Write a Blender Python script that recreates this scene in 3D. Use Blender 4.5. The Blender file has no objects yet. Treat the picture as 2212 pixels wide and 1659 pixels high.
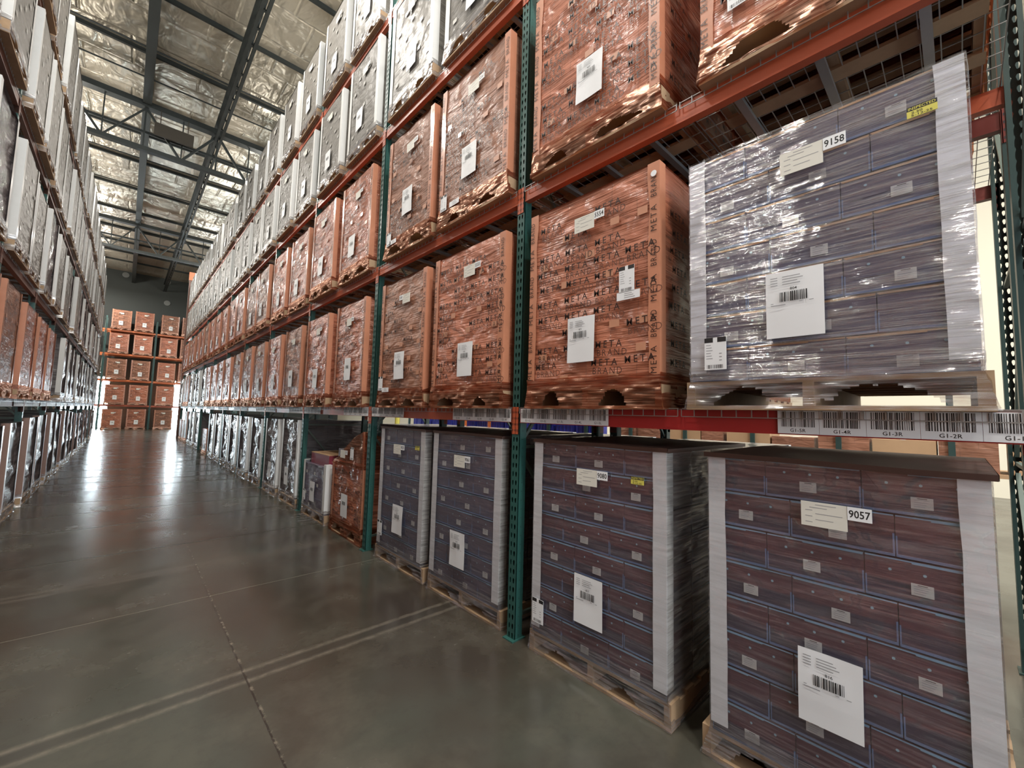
import bpy, math, random
from mathutils import Matrix, Vector
R_ = random.Random
C = bpy.context.scene.collection
# ---------------------------------------------------------------- camera, world, exposure
CAM_H = 1.602
YAW, PITCH, ROLL = math.radians(42.893), math.radians(4.378), math.radians(1.493)
F = Vector((math.sin(YAW)*math.cos(PITCH), math.cos(YAW)*math.cos(PITCH), math.sin(PITCH)))
Rr = Vector((math.cos(YAW), -math.sin(YAW), 0)); Uu = Rr.cross(F)
c_, s_ = math.cos(ROLL), math.sin(ROLL)
R2 = c_*Rr + s_*Uu; U2 = -s_*Rr + c_*Uu
cam_d = bpy.data.cameras.new('camera'); cam_d.sensor_width = 36; cam_d.lens = 897.9/2212*36
cam_d.clip_start = .02; cam_d.clip_end = 300
cam = bpy.data.objects.new('camera', cam_d); C.objects.link(cam)
m = Matrix((R2, U2, -F)).transposed().to_4x4(); m.translation = (0, 0, CAM_H); cam.matrix_world = m
bpy.context.scene.camera = cam
sc = bpy.context.scene
w = bpy.data.worlds.new('World'); sc.world = w; w.use_nodes = True
bg = w.node_tree.nodes['Background']; bg.inputs[0].default_value = (.86, .93, 1, 1); bg.inputs[1].default_value = 3.3
vs = sc.view_settings; vs.view_transform = 'Standard'; vs.look = 'None'; vs.gamma = 1; vs.use_curve_mapping = False; vs.exposure = 0.2
cy = sc.cycles
cy.max_bounces = 6; cy.diffuse_bounces = 3; cy.glossy_bounces = 3; cy.transmission_bounces = 2; cy.transparent_max_bounces = 8
cy.use_denoising = True; cy.adaptive_threshold = .03; cy.caustics_reflective = False; cy.caustics_refractive = False; cy.sample_clamp_indirect = 6
# added lamps, hidden from view, that brighten the loads and the ceiling
FILL_LAMPS = [(-1.95, y, 9.9, p) for y, p in ((4, 120), (10, 160), (17, 210), (24, 240), (31, 250), (37, 200))] + [(3.1, y, 9.9, 140) for y in (-4, 10, 17, 24, 31)] + [(7.6, y, 9.4, p) for y, p in ((-4, 200), (3, 330), (10, 400), (17, 400))] + [(.5, -5, 9.4, 260), (.5, -1.4, 9.4, 170), (.5, 2.2, 9.4, 110), (.5, 7.4, 9.4, 90)]
LAMP_COL = (1, .955, .88)

# ---------------------------------------------------------------- dimensions
D = 2.152; DL = 1.131; BAY = 2.52; Y0 = 2.301           # right rack plane, left rack plane, bay pitch, first upright
LV = [0, 1.657, 3.362, 5.122, 6.742]                   # beam tops
RD = 1.07                                              # rack depth
ROOF = 11.25; YE = 40.5

# ---------------------------------------------------------------- materials
def nt(name):
    mt = bpy.data.materials.new(name); mt.use_nodes = True
    t = mt.node_tree; b = t.nodes['Principled BSDF']
    return mt, t, b
def N(t, typ, **k):
    n = t.nodes.new(typ)
    for a, v in k.items():
        if a[0] == 'i' and a[1:].isdigit(): n.inputs[int(a[1:])].default_value = v
        else: setattr(n, a, v)
    return n
def L(t, a, b): t.links.new(a, b)
def coords(t, scale=(1, 1, 1), rot=(0, 0, 0), rnd=True):
    tc = N(t, 'ShaderNodeTexCoord'); mp = N(t, 'ShaderNodeMapping')
    mp.inputs['Scale'].default_value = scale; mp.inputs['Rotation'].default_value = rot
    L(t, tc.outputs['Object'], mp.inputs[0])
    if rnd:
        oi = N(t, 'ShaderNodeObjectInfo'); mu = N(t, 'ShaderNodeMath', operation='MULTIPLY'); mu.inputs[1].default_value = 37.0
        L(t, oi.outputs['Random'], mu.inputs[0]); L(t, mu.outputs[0], mp.inputs['Location'])
    return mp.outputs[0]
def noise(t, vec, sc_=5, det=3, rough=.5, dist=0):
    n = N(t, 'ShaderNodeTexNoise'); n.inputs['Scale'].default_value = sc_; n.inputs['Detail'].default_value = det
    n.inputs['Roughness'].default_value = rough; n.inputs['Distortion'].default_value = dist
    L(t, vec, n.inputs['Vector']); return n.outputs['Fac']
def ramp(t, fac, stops):
    r = N(t, 'ShaderNodeValToRGB'); e = r.color_ramp.elements
    while len(e) < len(stops): e.new(.5)
    for k, (p, c) in enumerate(stops):
        e[k].position = p; e[k].color = (c if hasattr(c, '__len__') else (c, c, c)) + (1,) if not hasattr(c, '__len__') or len(c) == 3 else c
    L(t, fac, r.inputs[0]); return r.outputs[0]
def mixc(t, fac, a, b, mode='MIX'):
    n = N(t, 'ShaderNodeMix', data_type='RGBA', blend_type=mode)
    for s, v in ((n.inputs[0], fac), (n.inputs[6], a), (n.inputs[7], b)):
        if hasattr(v, 'node'): L(t, v, s)
        elif isinstance(v, (int, float)): s.default_value = v
        else: s.default_value = tuple(v) + (1,) if len(v) == 3 else v
    return n.outputs[2]
def bump(t, h, strength=.3, dist=.01, prev=None):
    b = N(t, 'ShaderNodeBump'); b.inputs['Strength'].default_value = strength; b.inputs['Distance'].default_value = dist
    L(t, h, b.inputs['Height'])
    if prev is not None: L(t, prev, b.inputs['Normal'])
    return b.outputs[0]
def plain(name, col, rough=.5, metal=0, var=0, sc_=8, bmp=0, coat=0):
    mt, t, b = nt(name)
    b.inputs['Base Color'].default_value = tuple(col) + (1,); b.inputs['Roughness'].default_value = rough; b.inputs['Metallic'].default_value = metal
    if coat: b.inputs['Coat Weight'].default_value = coat; b.inputs['Coat Roughness'].default_value = .12
    v = coords(t)
    n = noise(t, v, sc_, 4, .6)
    if var:
        L(t, mixc(t, n, tuple(x*(1-var) for x in col), tuple(min(1, x*(1+var)) for x in col)), b.inputs['Base Color'])
    if bmp: L(t, bump(t, n, bmp, .01), b.inputs['Normal'])
    return mt
def film_normal(t, fine=.35, coarse=.5, horiz=True, fd=.006):
    v1 = coords(t, (1.6, 1.6, 40) if horiz else (1.5, 40, 3)); n1 = noise(t, v1, 2.0, 4, .62, .12)
    v2 = coords(t, (1.0, 1.6, 3.2)); n2 = noise(t, v2, 2.6, 2, .5, .3)
    p = bump(t, n2, coarse, .05); return bump(t, n1, fine, fd, p), n1, n2
def brick_fac(t, bw, rh, mort, off=.5, shift=(0, 0)):
    tc = N(t, 'ShaderNodeTexCoord'); sp = N(t, 'ShaderNodeSeparateXYZ'); L(t, tc.outputs['Object'], sp.inputs[0])
    ad = N(t, 'ShaderNodeMath', operation='ADD'); L(t, sp.outputs[0], ad.inputs[0]); L(t, sp.outputs[1], ad.inputs[1])
    cb = N(t, 'ShaderNodeCombineXYZ'); L(t, ad.outputs[0], cb.inputs[0]); L(t, sp.outputs[2], cb.inputs[1])
    mp = N(t, 'ShaderNodeMapping'); mp.inputs['Location'].default_value = (shift[0]+10*bw, shift[1], 0); L(t, cb.outputs[0], mp.inputs[0])
    br = N(t, 'ShaderNodeTexBrick'); br.offset = off
    br.inputs['Scale'].default_value = 1; br.inputs['Brick Width'].default_value = bw; br.inputs['Row Height'].default_value = rh
    br.inputs['Mortar Size'].default_value = mort; br.inputs['Mortar Smooth'].default_value = .3
    br.inputs['Color1'].default_value = (0, 0, 0, 1); br.inputs['Color2'].default_value = (1, 1, 1, 1)
    L(t, mp.outputs[0], br.inputs['Vector'])
    return br.outputs['Fac'], br.outputs['Color']
def film_stack(name, c1, c2, seam, spec_rough=.2, coat=.9, fine=.35, coarse=.5, seam_w=.006, haze=None):
    """cartons seen through tight stretch film: carton colour with seams under a wrinkled glossy coat"""
    mt, t, b = nt(name)
    fac, bc = brick_fac(t, .35, .158, seam_w)
    v = coords(t, (1, 1, 1)); n = noise(t, v, 4, 3, .6)
    vv = coords(t, (3, 3, 14)); n2 = noise(t, vv, 3, 3, .6)
    base = mixc(t, n, c1, c2)
    base = mixc(t, mulv(t, bc, .35), base, tuple(x*.75 for x in c1))
    if haze: base = mixc(t, ramp(t, n2, [(.35, 0.), (.75, .55)]), base, haze)
    base = mixc(t, mulv(t, fac, .6), base, seam)
    oi = N(t, 'ShaderNodeObjectInfo'); hs = N(t, 'ShaderNodeHueSaturation')
    mr = N(t, 'ShaderNodeMapRange'); mr.inputs[3].default_value = .85; mr.inputs[4].default_value = 1.15
    L(t, oi.outputs['Random'], mr.inputs[0]); L(t, mr.outputs[0], hs.inputs['Value']); L(t, base, hs.inputs['Color'])
    L(t, hs.outputs[0], b.inputs['Base Color'])
    b.inputs['Roughness'].default_value = .55; b.inputs['Specular IOR Level'].default_value = .25
    nn, _, _ = film_normal(t, fine, coarse, True, .010)
    b.inputs['Coat Weight'].default_value = coat; b.inputs['Coat Roughness'].default_value = spec_rough; b.inputs['Coat IOR'].default_value = 1.55 if coat > .5 else 1.4
    L(t, nn, b.inputs['Coat Normal']); L(t, nn, b.inputs['Normal'])
    return mt
def mulv(t, a, k):
    n = N(t, 'ShaderNodeMath', operation='MULTIPLY'); n.inputs[1].default_value = k; L(t, a, n.inputs[0]); return n.outputs[0]
def film_clear(name, tint, lo, hi, rough=.12, haze=.06, horiz=True, fine=.5, coarse=.6, dcol=(.60, .60, .66), gcol=(.9, .9, .9), fd=.006):
    mt, t, b = nt(name); t.nodes.remove(b); out = t.nodes['Material Output']
    nn, n1, n2 = film_normal(t, fine, coarse, horiz, fd)
    tr = N(t, 'ShaderNodeBsdfTransparent'); tr.inputs[0].default_value = tuple(tint) + (1,)
    gl = N(t, 'ShaderNodeBsdfAnisotropic'); gl.inputs['Roughness'].default_value = rough; L(t, nn, gl.inputs['Normal'])
    df = N(t, 'ShaderNodeBsdfDiffuse'); df.inputs[0].default_value = tuple(dcol)+(1,); gl.inputs['Color'].default_value = tuple(gcol)+(1,); L(t, nn, df.inputs['Normal'])
    a = N(t, 'ShaderNodeMixShader'); L(t, mulv(t, ramp(t, n1, [(.42, .15), (.68, 1.)]), haze*1.6), a.inputs[0]); L(t, tr.outputs[0], a.inputs[1]); L(t, df.outputs[0], a.inputs[2])
    f = ramp(t, n1, [(.40, lo), (.66, hi)])
    s = N(t, 'ShaderNodeMixShader'); L(t, f, s.inputs[0]); L(t, a.outputs[0], s.inputs[1]); L(t, gl.outputs[0], s.inputs[2])
    L(t, s.outputs[0], out.inputs[0]); return mt
M = {}
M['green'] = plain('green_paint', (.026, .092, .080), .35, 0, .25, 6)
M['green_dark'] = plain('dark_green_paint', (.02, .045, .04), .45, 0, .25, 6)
M['grey_green'] = plain('grey_green_steel', (.10, .13, .11), .45, .2, .2, 6)
M['orange'] = plain('orange_paint', (.47, .098, .042), .38, 0, .16, 5)
M['red'] = plain('red_paint', (.40, .026, .026), .32, 0, .1, 5)
M['brown_orange'] = plain('shaded_orange_paint', (.17, .075, .052), .5, 0, .25, 5)  # beam orange darkened: the left rack's shade is painted into it
M['maroon'] = plain('maroon_paint', (.16, .03, .022), .4, 0, .2, 5)
M['steel'] = plain('galvanised_steel', (.36, .37, .37), .35, .7, .15, 9)
M['roof_steel'] = plain('dark_roof_steel', (.030, .036, .034), .55, .2, .25, 2)
M['wood'] = plain('pallet_wood', (.36, .24, .14), .75, 0, .35, 7, .3)
M['white_board'] = plain('white_corner_board', (.70, .70, .685), .5, 0, .05, 12, .1, .5)
M['orange_board'] = plain('tan_corner_board', (.50, .205, .115), .45, 0, .14, 9, .2, .5)
M['brown_board'] = plain('brown_corner_board', (.27, .165, .13), .45, 0, .15, 9, .2, .9)
M['paper'] = plain('white_paper', (.76, .77, .78), .5)
M['cream_paper'] = plain('cream_paper', (.66, .64, .57), .55)
M['dull_paper'] = plain('paper_under_film', (.46, .45, .42), .45, 0, .06, 20, 0, .5)
M['tan_paper'] = plain('tan_paper_under_film', (.50, .235, .14), .45, 0, .1, 20, 0, .5)
M['ink'] = plain('black_ink', (.015, .014, .015), .5)
M['grey_ink'] = plain('grey_ink', (.30, .30, .31), .6)
M['navy_ink'] = plain('film_print_black', (.035, .016, .012), .4)
M['soft_ink'] = plain('film_print_faded', (.115, .045, .03), .4)
M['yellow'] = plain('yellow_sticker', (.58, .52, .10), .5)
M['brown_sheet'] = plain('brown_slip_sheet', (.050, .022, .016), .5, 0, .25, 3, .1)
M['cardboard'] = plain('cardboard', (.42, .26, .14), .7, 0, .12, 5)
M['burgundy'] = plain('burgundy_carton', (.20, .03, .05), .4, 0, .2, 6, 0, .6)
M['blue_crate'] = plain('blue_crate_plastic', (.03, .04, .30), .4, 0, .3, 5)
M['bright_orange'] = plain('bright_orange_paint', (.70, .18, .05), .4)
M['reflection_white'] = plain('reflection_white', (.8, .82, .82), .4)
M['teal'] = plain('teal_plastic', (.08, .33, .33), .4)
M['wall_dark'] = plain('dark_grey_wall', (.060, .068, .064), .8, 0, .18, .35)
M['wall_cream'] = plain('cream_wall', (.72, .66, .52), .8, 0, .04, .4)
M['spot'] = plain('pale_round_cover', (.22, .23, .22), .7)
M['panel'] = plain('dark_brown_panel', (.055, .045, .032), .6, 0, .2, 2)
M['seam'] = plain('carton_edge_blue', (.115, .16, .27), .35, 0, .3, 10, 0, .6)
M['seam_light'] = plain('carton_edge_light_blue', (.19, .31, .42), .35, 0, .3, 10, 0, .6)
M['seam_gold'] = plain('carton_edge_tan', (.42, .24, .12), .35, 0, .3, 10, 0, .6)
M['dot'] = plain('pale_blue_dot', (.24, .36, .42), .4)
def carton_mat(name, top, low, zsplit):
    mt, t, b = nt(name)
    tc = N(t, 'ShaderNodeTexCoord'); sp = N(t, 'ShaderNodeSeparateXYZ'); L(t, tc.outputs['Object'], sp.inputs[0])
    n = noise(t, coords(t, (2, 5, 12)), 5, 4, .6)
    r = ramp(t, mr_(t, sp.outputs[2], zsplit-.004, zsplit+.004), [(0, low), (1, top)])
    L(t, mixc(t, mulv(t, n, .7), r, tuple(x*.5 for x in low)), b.inputs['Base Color'])
    b.inputs['Roughness'].default_value = .4
    nn, _, _ = film_normal(t, .2, .35)
    b.inputs['Coat Weight'].default_value = .7; b.inputs['Coat Roughness'].default_value = .2; L(t, nn, b.inputs['Coat Normal'])
    return mt
def mr_(t, v, a, b_):
    n = N(t, 'ShaderNodeMapRange'); n.inputs[1].default_value = a; n.inputs[2].default_value = b_; L(t, v, n.inputs[0]); return n.outputs[0]
M['carton'] = carton_mat('printed_carton', (.125, .052, .062), (.062, .050, .075), .07)
M['carton_grey'] = carton_mat('printed_carton_greyish', (.135, .110, .140), (.112, .106, .150), .07)
M['copper'] = film_stack('copper_tinted_film', (.47, .150, .078), (.33, .125, .072), (.20, .08, .048), .15, .62, .8, .9, .003)
M['copper_dark'] = film_stack('brown_tinted_film', (.33, .145, .085), (.23, .108, .068), (.14, .07, .045), .18, .32, .6, .7, .003)
M['grey_film'] = film_stack('grey_cartons_in_film', (.20, .186, .165), (.135, .125, .112), (.21, .20, .19), .25, .34, .5, .6, .004, (.25, .235, .21))
M['violet_film'] = film_stack('violet_cartons_in_film', (.135, .11, .145), (.105, .098, .13), (.16, .20, .29), .17, .8, .4, .4, .006)
M['silver_film'] = film_stack('silver_glinting_film', (.15, .125, .12), (.085, .075, .085), (.06, .06, .08), .09, 1, .9, 1.0, .004)
M['copper_skirt'] = film_clear('copper_film_skirt', (.50, .22, .13), .10, .34, .2, .34, True, .6, .5, (.40, .16, .09), (.85, .55, .42))
M['skirt'] = film_clear('clear_film_skirt', (.84, .82, .80), .06, .42, .18, .20)
M['shell'] = film_clear('clear_film', (.95, .95, .98), .10, .20, .05, .07, True, .35, .5)
M['shell_end'] = film_clear('clear_film_lit_end', (.85, .84, .84), .12, .40, .14, .30, True, .6, .7, (.50, .47, .43))  # milky haze puts the brightness of the lit end into the film colour
M['shell_heavy'] = film_clear('wrinkled_clear_film', (.92, .92, .97), .04, .42, .10, .09, True, 1.0, .5, fd=.014)
# floor
def floor_mat():
    mt, t, b = nt('polished_concrete')
    tc = N(t, 'ShaderNodeTexCoord'); v = tc.outputs['Object']
    n1 = noise(t, v, .5, 4, .55, .3); n2 = noise(t, v, 1.7, 5, .62, .1); n3 = noise(t, v, 14, 4, .7)
    c = ramp(t, n1, [(.28, (.034, .025, .019)), (.44, (.049, .041, .031)), (.56, (.058, .059, .047)), (.74, (.098, .094, .072))])
    c = mixc(t, ramp(t, n2, [(.48, 0.), (.76, .6)]), c, (.115, .105, .080))
    c = mixc(t, ramp(t, n3, [(.3, .25), (.5, 0.)]), c, (.04, .035, .03))
    sp = N(t, 'ShaderNodeSeparateXYZ'); L(t, v, sp.inputs[0])
    wob = N(t, 'ShaderNodeMath', operation='MULTIPLY_ADD'); L(t, n2, wob.inputs[0]); wob.inputs[1].default_value = .03; L(t, sp.outputs[1], wob.inputs[2])
    wx = N(t, 'ShaderNodeMath', operation='MULTIPLY_ADD'); L(t, n3, wx.inputs[0]); wx.inputs[1].default_value = .008; L(t, sp.outputs[0], wx.inputs[2])
    def band(src, cen, half, soft):
        s = N(t, 'ShaderNodeMath', operation='SUBTRACT'); L(t, src, s.inputs[0]); s.inputs[1].default_value = cen
        a = N(t, 'ShaderNodeMath', operation='ABSOLUTE'); L(t, s.outputs[0], a.inputs[0])
        m_ = N(t, 'ShaderNodeMapRange'); m_.inputs[1].default_value = half; m_.inputs[2].default_value = half+soft; m_.inputs[3].default_value = 1; m_.inputs[4].default_value = 0
        L(t, a.outputs[0], m_.inputs[0]); return m_.outputs[0]
    def over(c, f, col, k):
        return mixc(t, mulv(t, f, k), c, col)
    Y, X = wob.outputs[0], wx.outputs[0]
    wear = ramp(t, n3, [(.3, .25), (.6, 1.)])
    for cen in (2.945, 3.06): c = over(c, mulvv(t, band(Y, cen, .004, .03), wear), (.19, .165, .13), .6)
    c = over(c, band(Y, 3.0, .035, .02), (.04, .036, .03), .45)
    c = over(c, band(Y, 4.44, .002, .006), (.20, .18, .145), .6)
    for cen in (5.30, 5.40): c = over(c, band(Y, cen, .012, .03), (.14, .12, .095), .4)
    jm = []
    for k, cen in enumerate((6.3, 7.8, 8.9, 9.9, 11.4, 12.3, 13.2, 14.6, 15.9, 17.2, 18.4, 19.9, 21.5, 23, 24.6, 26.5, 28.4, 30.6, 33, 35.5)):
        bb = band(Y, cen, .008, .018+.0025*k); c = over(c, bb, (.030, .027, .022), .6); jm.append(bb)
    c = over(c, band(X, .65, .003, .003), (.018, .016, .014), .9)
    c = over(c, mulvv(t, band(X, .657, .005, .006), ramp(t, n3, [(.5, 0.), (.62, 1.)])), (.26, .22, .17), .5)
    L(t, c, b.inputs['Base Color'])
    r = ramp(t, n2, [(.3, .15), (.7, .30)]); 
    tot = jm[0]
    for q in jm[1:]:
        mx = N(t, 'ShaderNodeMath', operation='MAXIMUM'); L(t, tot, mx.inputs[0]); L(t, q, mx.inputs[1]); tot = mx.outputs[0]
    ra = N(t, 'ShaderNodeMath', operation='MULTIPLY_ADD'); L(t, tot, ra.inputs[0]); ra.inputs[1].default_value = .15; L(t, r, ra.inputs[2]); L(t, ra.outputs[0], b.inputs['Roughness'])
    ia = N(t, 'ShaderNodeMath', operation='MULTIPLY_ADD'); L(t, tot, ia.inputs[0]); ia.inputs[1].default_value = -.30; ia.inputs[2].default_value = .66; L(t, ia.outputs[0], b.inputs['Specular IOR Level'])
    L(t, bump(t, n3, .03, .003, bump(t, n1, .08, .02)), b.inputs['Normal'])
    return mt
def mulvv(t, a, b_):
    n = N(t, 'ShaderNodeMath', operation='MULTIPLY'); L(t, a, n.inputs[0]); L(t, b_, n.inputs[1]); return n.outputs[0]
M['floor'] = floor_mat()
def roof_mat():
    mt, t, b = nt('foil_faced_roof_insulation')
    tc = N(t, 'ShaderNodeTexCoord'); v = tc.outputs['Object']
    br = N(t, 'ShaderNodeTexBrick'); br.inputs['Scale'].default_value = 1; br.inputs['Brick Width'].default_value = 1.45; br.inputs['Row Height'].default_value = 1.2
    br.inputs['Mortar Size'].default_value = .05; br.inputs['Mortar Smooth'].default_value = 1; br.offset = .3
    nw = N(t, 'ShaderNodeTexNoise'); nw.inputs['Scale'].default_value = .9; L(t, v, nw.inputs['Vector'])
    L(t, mixc(t, .12, v, nw.outputs['Color'], 'ADD'), br.inputs['Vector'])
    n1 = noise(t, v, .25, 3, .5); n2 = noise(t, v, 1.5, 3, .5, .6)
    n3 = noise(t, coords(t, (1, .35, 1), rnd=False), 3.3, 2, .5, .9)
    c = ramp(t, n1, [(.3, (.52, .475, .39)), (.7, (.64, .575, .46))])
    c = mixc(t, mulv(t, br.outputs['Fac'], .10), c, (.2, .18, .15))
    L(t, c, b.inputs['Base Color']); b.inputs['Metallic'].default_value = .45; b.inputs['Roughness'].default_value = .34
    p = bump(t, br.outputs['Fac'], .5, -.05); p = bump(t, n2, .6, .16, p); L(t, bump(t, n3, .6, .07, p), b.inputs['Normal'])
    return mt
M['roof'] = roof_mat()
def emit(name, col, s):
    mt, t, b = nt(name); b.inputs['Base Color'].default_value = (0, 0, 0, 1); b.inputs['Emission Color'].default_value = tuple(col)+(1,); b.inputs['Emission Strength'].default_value = s; return mt
M['daylight'] = emit('daylight_through_door', (.80, .94, 1), 32)
M['lens'] = emit('fill_lamp_lens', (1, .93, .8), 14)

# ---------------------------------------------------------------- mesh helpers
class MB:
    def __init__(s): s.v = []; s.f = []; s.m = []
    def box(s, x0, x1, y0, y1, z0, z1, m=0):
        b = len(s.v); s.v += [(x, y, z) for x in (x0, x1) for y in (y0, y1) for z in (z0, z1)]
        for q in ((0, 1, 3, 2), (4, 6, 7, 5), (0, 4, 5, 1), (2, 3, 7, 6), (0, 2, 6, 4), (1, 5, 7, 3)): s.f.append(tuple(b+i for i in q)); s.m.append(m)
        return s
    def poly(s, pts, m=0): b = len(s.v); s.v += [tuple(p) for p in pts]; s.f.append(tuple(range(b, b+len(pts)))); s.m.append(m); return s
    def fq(s, y0, y1, z0, z1, x, m=0):       # a quad facing the aisle (-x), y0 is the reader's left (larger y)
        return s.poly([(x, y0, z0), (x, y1, z0), (x, y1, z1), (x, y0, z1)], m)
    def bar(s, a, b, r, m=0, n=4, r2=None):
        a = Vector(a); b = Vector(b); d = (b-a).normalized(); u = d.cross(Vector((0, 0, 1)))
        if u.length < 1e-3: u = Vector((1, 0, 0))
        u.normalize(); w_ = d.cross(u); k = len(s.v); o = math.pi/4 if n == 4 else 0
        for p, rr in ((a, r), (b, r2 or r)):
            for i in range(n):
                an = 2*math.pi*i/n+o; s.v.append(tuple(p+u*math.cos(an)*rr+w_*math.sin(an)*rr))
        for i in range(n): j = (i+1) % n; s.f.append((k+i, k+j, k+n+j, k+n+i)); s.m.append(m)
        s.f.append(tuple(k+i for i in range(n))[::-1]); s.m.append(m); s.f.append(tuple(k+n+i for i in range(n))); s.m.append(m); return s
    def disc(s, c, r, m=0, n=10, axis='x'):
        pts = []
        for i in range(n):
            a = -2*math.pi*i/n; p = (c[0], c[1]+r*math.cos(a), c[2]+r*math.sin(a)) if axis == 'x' else (c[0]+r*math.cos(-a), c[1], c[2]+r*math.sin(-a)); pts.append(p)
        return s.poly(pts, m)
    def grid(s, fn, nu, nv, m=0, keep=None):
        b = len(s.v)
        for j in range(nv+1):
            for i in range(nu+1): s.v.append(fn(i/nu, j/nv))
        for j in range(nv):
            for i in range(nu):
                if keep and not keep((i+.5)/nu, (j+.5)/nv): continue
                k = b+j*(nu+1)+i; s.f.append((k, k+1, k+nu+2, k+nu+1)); s.m.append(m)
        return s
    def mesh(s, name, mats, smooth=False):
        me = bpy.data.meshes.new(name); me.from_pydata(s.v, [], s.f)
        for mt in mats: me.materials.append(M[mt] if isinstance(mt, str) else mt)
        me.polygons.foreach_set('material_index', s.m)
        if smooth: me.polygons.foreach_set('use_smooth', [True]*len(s.f))
        me.update(); return me
def obj(name, me, parent=None, loc=(0, 0, 0), rz=0, **props):
    o = bpy.data.objects.new(name, me); C.objects.link(o); o.location = loc; o.rotation_euler = (0, 0, rz)
    if parent: o.parent = parent
    for k, v in props.items(): o[k] = v
    return o
def thing(name, label, cat, loc=(0, 0, 0), rz=0, group=None):
    o = obj(name, None, None, loc, rz, label=label, category=cat); o.empty_display_size = .1
    if group: o['group'] = group
    return o
def struct(name, mb, mats, loc=(0, 0, 0), smooth=False): return obj(name, mb.mesh(name, mats, smooth), None, loc, 0, kind='structure')
def hsh(a, b, c=0):
    v = math.sin(a*12.9898+b*78.233+c*37.719)*43758.5453; return v-math.floor(v)
def vn(x, y, sd=0):
    xi, yi = math.floor(x), math.floor(y); fx, fy = x-xi, y-yi; fx = fx*fx*(3-2*fx); fy = fy*fy*(3-2*fy)
    a, b, c, d = hsh(xi, yi, sd), hsh(xi+1, yi, sd), hsh(xi, yi+1, sd), hsh(xi+1, yi+1, sd)
    return (a*(1-fx)+b*fx)*(1-fy)+(c*(1-fx)+d*fx)*fy
# words as flat shapes, cached; x right, y up, height of capitals = 1
_w = {}
def word(txt, bold=0.0, space=1.0):
    k = (txt, bold, space)
    if k not in _w:
        cu = bpy.data.curves.new('t', 'FONT'); cu.body = txt; cu.size = 1.4; cu.offset = bold; cu.resolution_u = 2; cu.space_character = space
        o = bpy.data.objects.new('t', cu); C.objects.link(o); bpy.context.view_layer.update()
        me = o.to_mesh(); vs_ = [tuple(v.co) for v in me.vertices]; fs = [tuple(p.vertices) for p in me.polygons]; o.to_mesh_clear()
        bpy.data.objects.remove(o); bpy.data.curves.remove(cu)
        x0 = min(v[0] for v in vs_); x1 = max(v[0] for v in vs_); y1 = max(v[1] for v in vs_)
        _w[k] = ([((v[0]-x0)/y1, v[1]/y1) for v in vs_], fs, (x1-x0)/y1)
    return _w[k]
def put(mb, txt, y, z, h, x=-.001, m=0, bold=0., space=1., width=None, vert=False, side=None, ctr=False, tilt=0):
    """write txt on the face turned to the aisle; y is its left end as read (text runs towards -y)"""
    vs_, fs, wd = word(txt, bold, space); kx = h if width is None else width/wd; b = len(mb.v)
    if ctr: y = y+wd*kx/2
    ca, sa = math.cos(tilt), math.sin(tilt)
    for px, py in vs_:
        a, c = px*kx, py*h; a, c = a*ca-c*sa, a*sa+c*ca
        if vert: a, c = -c, a
        if side is None: mb.v.append((x, y-a, z+c))
        else: mb.v.append((x+a, side, z+c))          # on the end turned to -y: text runs towards +x
    for f in fs: mb.f.append(tuple(b+i for i in f)); mb.m.append(m)
def barcode(mb, y0, y1, z0, z1, x, m, seed, n=34):
    r = R_(seed); ws = [r.choice((1, 1, 2, 2, 3)) for _ in range(n)]; T = sum(ws); y = y0
    for i, k in enumerate(ws):
        wd = (y0-y1)*k/T
        if i % 2 == 0: mb.fq(y, y-wd, z0, z1, x, m)
        y -= wd

# ---------------------------------------------------------------- parts of a load (x: depth from its front, y: along the aisle, z up)
def pallet_mesh():
    mb = MB(); W = 1.02; Dp = 1.2
    for y in (-.51, -.02, .47): mb.box(.0, Dp, y, y+.04, .018, .118)
    for k in range(7): x = k*(Dp-.1)/6; mb.box(x, x+(.1 if k in (0, 6) else .09), -.51, .51, .118, .136)
    for k in range(4): x = k*(Dp-.1)/3; mb.box(x-.001, x+.1, -.512, .512, 0, .018)
    return mb.mesh('pallet', ['wood'])
PALLET = pallet_mesh()
def body_fn(W, H, Dp, amp, sd, z0=.137):
    """a wrapped block: front, near end, far end, back and top, pulled slightly inwards by noise"""
    mb = MB(); w_ = W/2
    def dsp(a, b): return amp*vn(a*5, b*6, sd)
    def edge(z): return amp*1.3*vn(z*7, sd*3.1, sd+5)
    n = 14; q = 16
    mb.grid(lambda u, v: (dsp(u*W, v*H)*min(1, 6*min(u, 1-u)), w_-W*u+(edge(v*H) if u == 0 else 0)*-1+(edge(v*H+9) if u == 1 else 0), z0+H*v), n, q)
    mb.grid(lambda u, v: (Dp*u, -w_+(edge(v*H+9) if u == 0 else dsp(u*Dp+7, v*H)), z0+H*v), n, q)
    mb.grid(lambda u, v: (Dp-Dp*u, w_-(edge(v*H) if u == 1 else dsp(u*Dp+17, v*H)), z0+H*v), n, q)
    mb.grid(lambda u, v: (Dp, -w_+W*u, z0+H*v), 2, 2)
    mb.grid(lambda u, v: (Dp*v, w_-W*u, z0+H), 2, 2)
    return mb
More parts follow.
